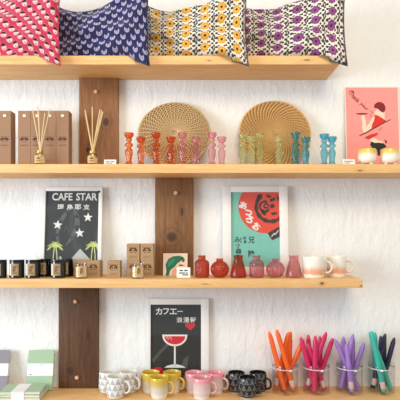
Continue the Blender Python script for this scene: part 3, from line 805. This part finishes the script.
# ------------------------------------------------------------------ coloured glass vases
RG = tinted('cranberry_red_glass', (238, 170, 146), .5); MG = tinted('mauve_pink_glass', (246, 212, 216), .5)
def thin(prof, t_=.0022):      # outer profile -> closed shell
    inner = [(max(r_ - t_, .0005), z_) for (r_, z_) in prof[2:]]
    inner = [(r_, max(z_, .004)) for (r_, z_) in inner]
    return prof + inner[::-1] + [(0, .004)]
CYL = thin([(0, 0), (.026, 0), (.0290, .003), (.0295, .012), (.0295, .058), (.0280, .066), (.0215, .071), (.0160, .074), (.0150, .078), (.0150, .086), (.0165, .091)])
ROUND = thin([(0, 0), (.017, 0), (.022, .002), (.031, .012), (.0365, .026), (.0375, .034), (.0360, .044), (.029, .057), (.020, .065), (.0145, .068), (.0140, .073), (.0160, .078)])
CONE = thin([(0, 0), (.030, 0), (.0335, .003), (.0340, .010), (.0300, .030), (.0235, .055), (.0190, .072), (.0185, .080), (.0205, .088), (.0205, .091)])
def vase(kind, mat, label, px, y, grp):
    prof = {'cyl': CYL, 'round': ROUND, 'cone': CONE}[kind]
    k, amp = (22, .035) if kind != 'cone' else (16, .022)
    o = MB().lathe(prof, k * 4, rfun=lambda a, z: 1 + amp * math.cos(k * a) * (1 if .008 < z < .064 else 0)).build('bud_vase', mat, smooth=45)
    o.location = (X(px, y), y, S3); return tag(o, label, 'vase', grp)
vase('cyl', RG, 'red ribbed glass bottle vase next to the parrot card', 202, -.13, 'ribbed glass bud vases')
vase('round', RG, 'red round glass vase, second vase from the parrot card', 219.7, -.13, 'ribbed glass bud vases')
vase('cone', RG, 'red cone-shaped glass vase in front of the teal poster', 238.3, -.13, 'ribbed glass bud vases')
vase('cyl', MG, 'mauve pink ribbed glass bottle vase in front of the teal poster', 256.8, -.13, 'ribbed glass bud vases')
vase('round', MG, 'mauve pink round glass vase, second from the peach mugs', 275.3, -.13, 'ribbed glass bud vases')
vase('cone', MG, 'mauve pink cone-shaped glass vase beside the peach mug', 293.8, -.13, 'ribbed glass bud vases')

# ------------------------------------------------------------------ mugs
def mug(kind_mat, label, px, y, base, prof_o, H, rot, group, rim_mat=None, handle_mat=None, hz=(.24, .78), hout=.026, hr=.0045):
    t = thing('mug', label, 'mug', (X(px, y), y, base), (0, 0, rot), group)
    inner = [(r_ - .0035, max(z_, .007)) for (r_, z_) in prof_o[2:]][::-1]
    prof = prof_o + [(prof_o[-1][0] - .0010, H + .0012), (prof_o[-1][0] - .0026, H + .0008)] + inner + [(0, .007)]
    MB().lathe(prof, 44).build('body', kind_mat, t, smooth=50)
    def rad(z):
        for (a, b) in zip(prof_o[1:], prof_o[2:]):
            if a[1] <= z <= b[1]: return a[0] + (b[0] - a[0]) * (z - a[1]) / max(b[1] - a[1], 1e-6)
        return prof_o[-1][0]
    z0, z1 = hz[0] * H, hz[1] * H; pts = []
    for k in range(17):
        a = -PI / 2 + PI * k / 16
        zz = (z0 + z1) / 2 + (z1 - z0) / 2 * math.sin(a)
        r0 = rad(z0) + (rad(z1) - rad(z0)) * (k / 16) - .0015
        pts.append((r0 + hout * (max(0, math.cos(a)) ** .62), 0, zz))
    MB().tube(pts, [hr * (1.15 if k in (0, 16) else 1) for k in range(17)], 10, sy=1.35).build('handle', handle_mat or kind_mat, t, smooth=True)
    return t
def ramp_glaze(name, stops, rough=.22, wob=.004):
    mt = M(name, (1, 1, 1, 1), rough); x, y, z = mt.coords(); mt.b.inputs['Coat Weight'].default_value = .3
    e = z + (mt.noise(45, (1, 1, .5)) - .5) * wob * 2
    c = None
    for (z0, z1, colr) in stops:
        c = rgb(*colr) if c is None else mt.mix(e.step(z0, z1), c, rgb(*colr))
    mt.col(c); return mt.m
def tri_glaze(name, base, tri, line, foot, R=.0365, n=10, ph=.0245, rough=.3):
    mt = M(name, (1, 1, 1, 1), rough); x, y, z = mt.coords(); mt.b.inputs['Coat Weight'].default_value = .25
    v = (z - .012) / ph; row = v.floor(); fv = v.frac()
    u = y.atan2(x) / (2 * PI) * float(n) + row * .5 + 100.0
    fu = (u.frac() - .5).abs()
    inside = (fu * 2.0 + fv * 1.0).lt(.97)
    core = (fu * 2.0 + fv * 1.0).lt(.60) * fv.gt(.20)
    zone = z.gt(.012) * z.lt(.0855)
    outer = (x * x + y * y).sqrt().gt(.0335)
    nz = mt.noise(180)
    c = mt.mix(inside * zone * outer, rgb(*base), mt.mix(nz.step(.25, .9), rgb(*line), rgb(*tri)))
    c = mt.mix(core * zone * outer, c, mt.mix(nz.step(.3, .8), rgb(*tri), rgb(*line)))
    c = mt.mix(z.lt(.006), c, rgb(*foot))
    mt.col(c); return mt.m
WT = tri_glaze('white_triangle_glaze', (236, 234, 228), (204, 208, 212), (158, 166, 178), (216, 196, 166))
BT = tri_glaze('black_triangle_glaze', (26, 27, 30), (60, 62, 64), (116, 118, 120), (196, 186, 172), rough=.2)
PLAINW = basic('white_glaze', (238, 236, 228), .25, .02, Coat_Weight=.3)
PLAINB = basic('black_glaze', (24, 25, 28), .2, .02, Coat_Weight=.3)
YM = ramp_glaze('yellow_fade_glaze', [(0, 0, (240, 236, 226)), (.010, .030, (216, 208, 192)), (.034, .058, (208, 188, 124)), (.052, .072, (214, 180, 58))])
PM = ramp_glaze('pink_fade_glaze', [(0, 0, (240, 230, 228)), (.008, .022, (226, 206, 208)), (.026, .058, (222, 190, 192)), (.058, .070, (232, 152, 164))])
YH = basic('yellow_handle_glaze', (224, 190, 74), .25, .05); PH = basic('pink_handle_glaze', (224, 178, 178), .25, .05)
GM = [(0, 0), (.0300, 0), (.0330, .003), (.0370, .014), (.0385, .026), (.0382, .045), (.0365, .070), (.0360, .086)]
SM = [(0, 0), (.0300, 0), (.0320, .003), (.0355, .012), (.0375, .026), (.0380, .045), (.0380, .070), (.0385, .084)]
PK = [(0, 0), (.0315, 0), (.0325, .004), (.0330, .010), (.0365, .014), (.0378, .026), (.0380, .060), (.0385, .082)]
BK = [(0, 0), (.0290, 0), (.0300, .004), (.0345, .010), (.0380, .026), (.0384, .045), (.0372, .068), (.0365, .082)]
YBK, YFR = -.073, -.143
rows = [
 (WT, PLAINW, GM, .086, 'white triangle-patterned mugs', 'white mug with grey triangles', (107.8, 115.7, 128.6), ('back left of the three, beside the timber board', 'in front of the other two', 'back right of the three, handle to the right')),
 (YM, YH, SM, .084, 'yellow to white mugs', 'yellow mug fading to white', (150.7, 159.3, 172.3), ('back left of the three yellow ones', 'standing in front of the two other yellow ones', 'back right of the three yellow ones')),
 (PM, PH, PK, .082, 'pink to lilac white mugs', 'pink mug fading to white', (194, 201.7, 215.5), ('back left of the three pink ones', 'standing in front of the two other pink ones', 'back right of the three pink ones')),
 (BT, PLAINB, BK, .082, 'black triangle-patterned mugs', 'black mug with grey triangles', (236.3, 247.6, 257.8), ('back left, nearest the pink mugs', 'standing in front of the two other black ones', 'back right, nearest the orange candles'))]
for (m_, hm, pr, H, grp, lab, pxs, tails) in rows:
    mug(m_, lab + ', ' + tails[0], pxs[0], YBK, S4, pr, H, math.radians(135), grp, handle_mat=hm, hout=.022)
    mug(m_, lab + ', ' + tails[1], pxs[1], YFR, S4, pr, H, math.radians(-12), grp, handle_mat=hm)
    mug(m_, lab + ', ' + tails[2], pxs[2], YBK, S4, pr, H, math.radians(-35), grp, handle_mat=hm)
PE = ramp_glaze('peach_band_glaze', [(0, 0, (240, 234, 224)), (.012, .018, (236, 168, 128)), (.026, .056, (240, 236, 226))], wob=.006)
GRN = basic('cream_handle_glaze', (236, 228, 212), .25, .03)
PP = [(0, 0), (.0400, 0), (.0425, .003), (.0435, .012), (.0440, .030), (.0445, .060), (.0450, .086)]
mug(PE, 'cream mug with a peach band, left of the two on the third shelf', 313.5, -.140, S3, PP, .086, math.radians(-15), 'cream and peach mugs', handle_mat=GRN, hout=.030)
mug(PE, 'cream mug with a peach band, right of the two, near the shelf end', 336.5, -.100, S3, [(r_ * .92, z_) for r_, z_ in PP], .086, math.radians(-5), 'cream and peach mugs', handle_mat=GRN, hout=.030)

# ------------------------------------------------------------------ notebooks
def cover(name, c): return basic(name, c, .8, .03, 20, .05)
GRC, GYC, PAGE = cover('sage_green_cover', (166, 194, 164)), cover('slate_grey_cover', (142, 140, 150)), basic('page_edges', (226, 220, 200), .85, .04, 300)
BAND = basic('white_paper_band', (236, 238, 240), .7, .02)
def notebook(label, loc, rot, W, H, T, cov, band, group=None, spine=None):
    """upright notebook: x across, z up, front cover on -y"""
    t = thing('notebook', label, 'notebook', loc, rot, group)
    MB().box((-W / 2 + .001, -T + .0012, .0015), (W / 2 - .0015, -.0012, H - .0015)).build('pages', PAGE, t)
    mb = MB().box((-W / 2, -T, 0), (W / 2, -T + .0012, H), .0004, seg=1); mb.box((-W / 2, -.0012, 0), (W / 2, 0, H), .0004, seg=1); mb.box((-W / 2, -T, 0), (-W / 2 + .0012, 0, H), .0004, seg=1)
    mb.build('cover', cov, t)
    if band == 'across':
        bd = MB().box((-W / 2 - .0005, -T - .0006, H * .36), (W / 2 + .0005, .0006, H * .665)).build('paper_band', BAND, t)
        mb = MB(); stroke(mb, [(-W * .40, H * .395), (-W * .33, H * .395)], .003, -T - .0008); stroke(mb, [(-W * .05, H * .63), (W * .16, H * .63)], .0012, -T - .0008); mb.build('band_print', INK, bd)
    else:
        MB().box((-W * .20, -T - .0006, -.0005), (W * .12, .0006, H + .0005)).build('paper_band', BAND, t)
    return t
notebook('sage green notebook with white band standing against the wall', (X(39, -.065), -.052, S4), (-.19, 0, 0), .110, .168, .013, GRC, 'across')
notebook('slate grey notebook with white band standing at the left edge', (X(-6.5, -.065), -.052, S4), (-.19, 0, 0), .110, .168, .013, GYC, 'across')
# flat pile: turn the notebook so its cover faces up
for k, lab in enumerate(('bottom notebook of the flat green pile in the front left corner', 'middle notebook of the flat green pile in the front left corner', 'top notebook of the flat green pile in the front left corner')):
    # local -y -> up: rotate -90 deg about x
    rz = (.02, -.03, .05)[k]
    o = notebook(lab, (X(19.5, -.185), -.188, S4 + k * .0122), (0, 0, 0), .164, .104, .0115, GRC, 'along', 'flat pile of green notebooks')
    o.rotation_euler = (Matrix.Rotation(rz, 3, 'Z') @ Matrix.Rotation(-PI / 2, 3, 'X')).to_euler()
    o.location.z += 0.0006

# ------------------------------------------------------------------ jars of taper candles
TWINE = basic('clear_elastic', (206, 200, 196), .6)
def candle_jar(label, px, y, tagpx, tagpy):
    t = thing('glass_jar', label, 'jar', (X(px, y), y, S4), group='clear glass jars holding taper candles')
    R, H = .0545, .122
    MB().lathe([(0, 0), (R - .002, 0), (R, .003), (R, H - .002), (R - .0008, H), (R - .0018, H - .0015), (R - .002, .006), (0, .006)], 48).build('glass', JARGLASS, t, smooth=35)
    el = MB().lathe([(R + .0003, H - .019), (R + .0014, H - .018), (R + .0014, H - .016), (R + .0003, H - .015)], 40).build('elastic', TWINE, t, smooth=True)
    dx = X(tagpx, y - R) - X(px, y)
    a = -PI / 2 + math.asin(max(-.9, min(.9, dx / R)))
    MB().arc(R + .0016, H - .022, H - .014, a - .10, a + .10, 4).build('price_tag', CARD, el)
    return t
def taper(colour, label, x0, y0, x1, y1, z0, z1, r, band, group):
    a, b = Vector((x0, y0, z0)), Vector((x1, y1, z1)); ln = (b - a).length
    o = MB().lathe([(0, 0), (r * .85, 0), (r * .95, .002), (r, .012), (r * .97, ln - .050), (r * .93, ln - .024), (r * .66, ln - .010), (r * .40, ln - .003), (r * .18, ln), (0, ln)], 18).build('taper_candle', colour, smooth=40)
    o.location = a; o.rotation_mode = 'XYZ'; o.rotation_euler = (b - a).to_track_quat('Z', 'Y').to_euler()
    tag(o, label, 'candle', group)
    if band: MB().lathe([(r * 1.0, .014), (r * 1.05, .015), (r * 1.05, .042), (r * 1.0, .043)], 18).build('paper_band', WRAP, o, smooth=40)
    return o
OR_, MA, VI, TE, NA = (basic(n, c, .42, .03, 20, Coat_Weight=.15) for n, c in (('orange_wax', (240, 104, 34)), ('magenta_wax', (206, 38, 98)), ('violet_wax', (160, 124, 204)), ('turquoise_wax', (50, 184, 166)), ('navy_wax', (34, 38, 72))))
WRAP = basic('translucent_wrap', (222, 190, 184), .35)
YJ = -.074; RC = .0110
jars = [('clear glass jar of orange candles beside the black mugs', 285, 290.5, [
    # top px, top py, base px, slot, band, label
    (269, 331.5, 284.5, 1, 0, 'orange taper candle, far left, leaning left'), (276.5, 329.5, 294, 1, 1, 'orange taper candle, second from left and tallest'),
    (304, 339, 281.5, 2, 0, 'orange taper candle leaning furthest right'), (288.5, 332, 274.5, 2, 1, 'orange taper candle left of the middle, leaning slightly right'),
    (291, 331.5, 281, 3, 0, 'orange taper candle in the middle of its jar, at the back'), (297.5, 336, 288, 3, 0, 'orange taper candle at the back, half hidden')], OR_, 'orange taper candles'),
 ('clear glass jar of magenta candles between the orange and violet ones', 316.5, 322, [
    (307.5, 343, 325, 1, 1, 'magenta taper candle, shortest, front left of its jar'), (299.5, 337, 315.5, 1, 0, 'magenta taper candle leaning furthest left'),
    (326.5, 332, 306.5, 2, 1, 'magenta taper candle leaning right, tallest'), (333, 338, 315.5, 2, 0, 'magenta taper candle far right, leaning right'),
    (308, 334.5, 312, 3, 0, 'magenta taper candle at the back left'), (320, 336, 320.5, 3, 0, 'magenta taper candle at the back right, upright'), (315.3, 335.5, 314.5, 0, 0, 'magenta taper candle upright in the middle, at the front')], MA, 'magenta taper candles'),
 ('clear glass jar of violet candles between the magenta and turquoise ones', 349.5, 355.5, [
    (334.5, 339, 359, 1, 0, 'violet taper candle leaning steeply left'), (346, 343.5, 352, 0, 1, 'violet taper candle short and near upright, front'),
    (365, 342.5, 349, 2, 0, 'violet taper candle leaning furthest right'), (353.3, 334, 340.5, 2, 0, 'violet taper candle tallest, in the middle'),
    (360, 335.5, 354, 3, 0, 'violet taper candle right, behind the rightmost one'), (343.5, 336.5, 345, 3, 0, 'violet taper candle at the back left')], VI, 'violet taper candles'),
 ('clear glass jar of turquoise and navy candles at the right', 381.3, 382, [
    (369.5, 332, 391, 1, 0, 'turquoise taper candle leaning left, base at the far right'), (365.5, 331, 384, 0, 1, 'turquoise taper candle leftmost, in front, with its base in the middle'),
    (374.8, 332, 375.6, 3, 0, 'turquoise taper candle upright behind the leaning ones'),
    (394.5, 337.5, 381, 2, 0, 'navy taper candle leaning furthest right'), (385.5, 333.5, 372.5, 2, 1, 'navy taper candle tallest, leaning right'),
    (380.8, 335.5, 381.3, 3, 0, 'navy taper candle at the back, beside the turquoise ones'), (388.5, 335, 387, 3, 0, 'navy taper candle at the back right')], None, None)]
slots = [-.0360, -.0120, .0120, .0360]
for (lab, px, tagpx, cl, col_, grp) in jars:
    candle_jar(lab, px, YJ, tagpx, 369)
    jx = X(px, YJ)
    for (tx, ty, bx, sl, band, l2) in cl:
        yy = YJ + slots[sl]
        half = math.sqrt(.0515 ** 2 - slots[sl] ** 2) - RC - .0008
        x0 = jx + max(-half, min(half, X(bx, yy) - jx)); x1 = X(tx, yy); z1 = Z(ty, yy)
        z0 = S4 + .0085 + .004
        f = (S4 + .122 - z0) / (z1 - z0); xr = x0 + (x1 - x0) * f       # keep inside the rim
        if abs(xr - jx) > half: x1 = x0 + (math.copysign(half, xr - jx) + jx - x0) / f
        c_ = col_ or (TE if 'turquoise taper' in l2 else NA); g_ = grp or ('turquoise taper candles' if c_ is TE else 'navy taper candles')
        taper(c_, l2, x0, yy, x1, yy, z0, z1, RC * .96, band, g_)

# ------------------------------------------------------------------ camera, light
cam = bpy.data.cameras.new('camera'); co = bpy.data.objects.new('camera', cam); COL.objects.link(co)
cam.sensor_width = 36; cam.lens = 36 * FP / 400; cam.shift_y = (HZ - 200) / 400
co.location = (0, -D0, CZ); co.rotation_euler = (PI / 2, 0, 0); scn.camera = co
wd = bpy.data.worlds.new('world'); scn.world = wd; wd.use_nodes = True
bg = wd.node_tree.nodes['Background']; bg.inputs[0].default_value = (.82, .92, 1.0, 1); bg.inputs[1].default_value = .63
def area(name, loc, target, sx, sy, power, color):
    l = bpy.data.lights.new(name, 'AREA'); l.shape = 'RECTANGLE'; l.size = sx; l.size_y = sy; l.energy = power; l.color = color
    o = bpy.data.objects.new(name, l); COL.objects.link(o); o.location = loc
    o.rotation_euler = (Vector(target) - Vector(loc)).to_track_quat('-Z', 'Y').to_euler(); return o
area('window_daylight', (-3.6, -2.3, 1.7), (0, 0, 1.4), 2.0, 1.8, 132, (.84, .93, 1.0))
area('ceiling_lamp', (.4, -2.5, 3.2), (.1, 0, 1.3), 1.3, 1.0, 48, (1.0, .80, .52))
vs = scn.view_settings; vs.view_transform = 'Standard'; vs.look = 'None'; vs.gamma = 1; vs.use_curve_mapping = False; vs.exposure = 0.0
scn.cycles.max_bounces = 14; scn.cycles.transmission_bounces = 12; scn.cycles.transparent_max_bounces = 24
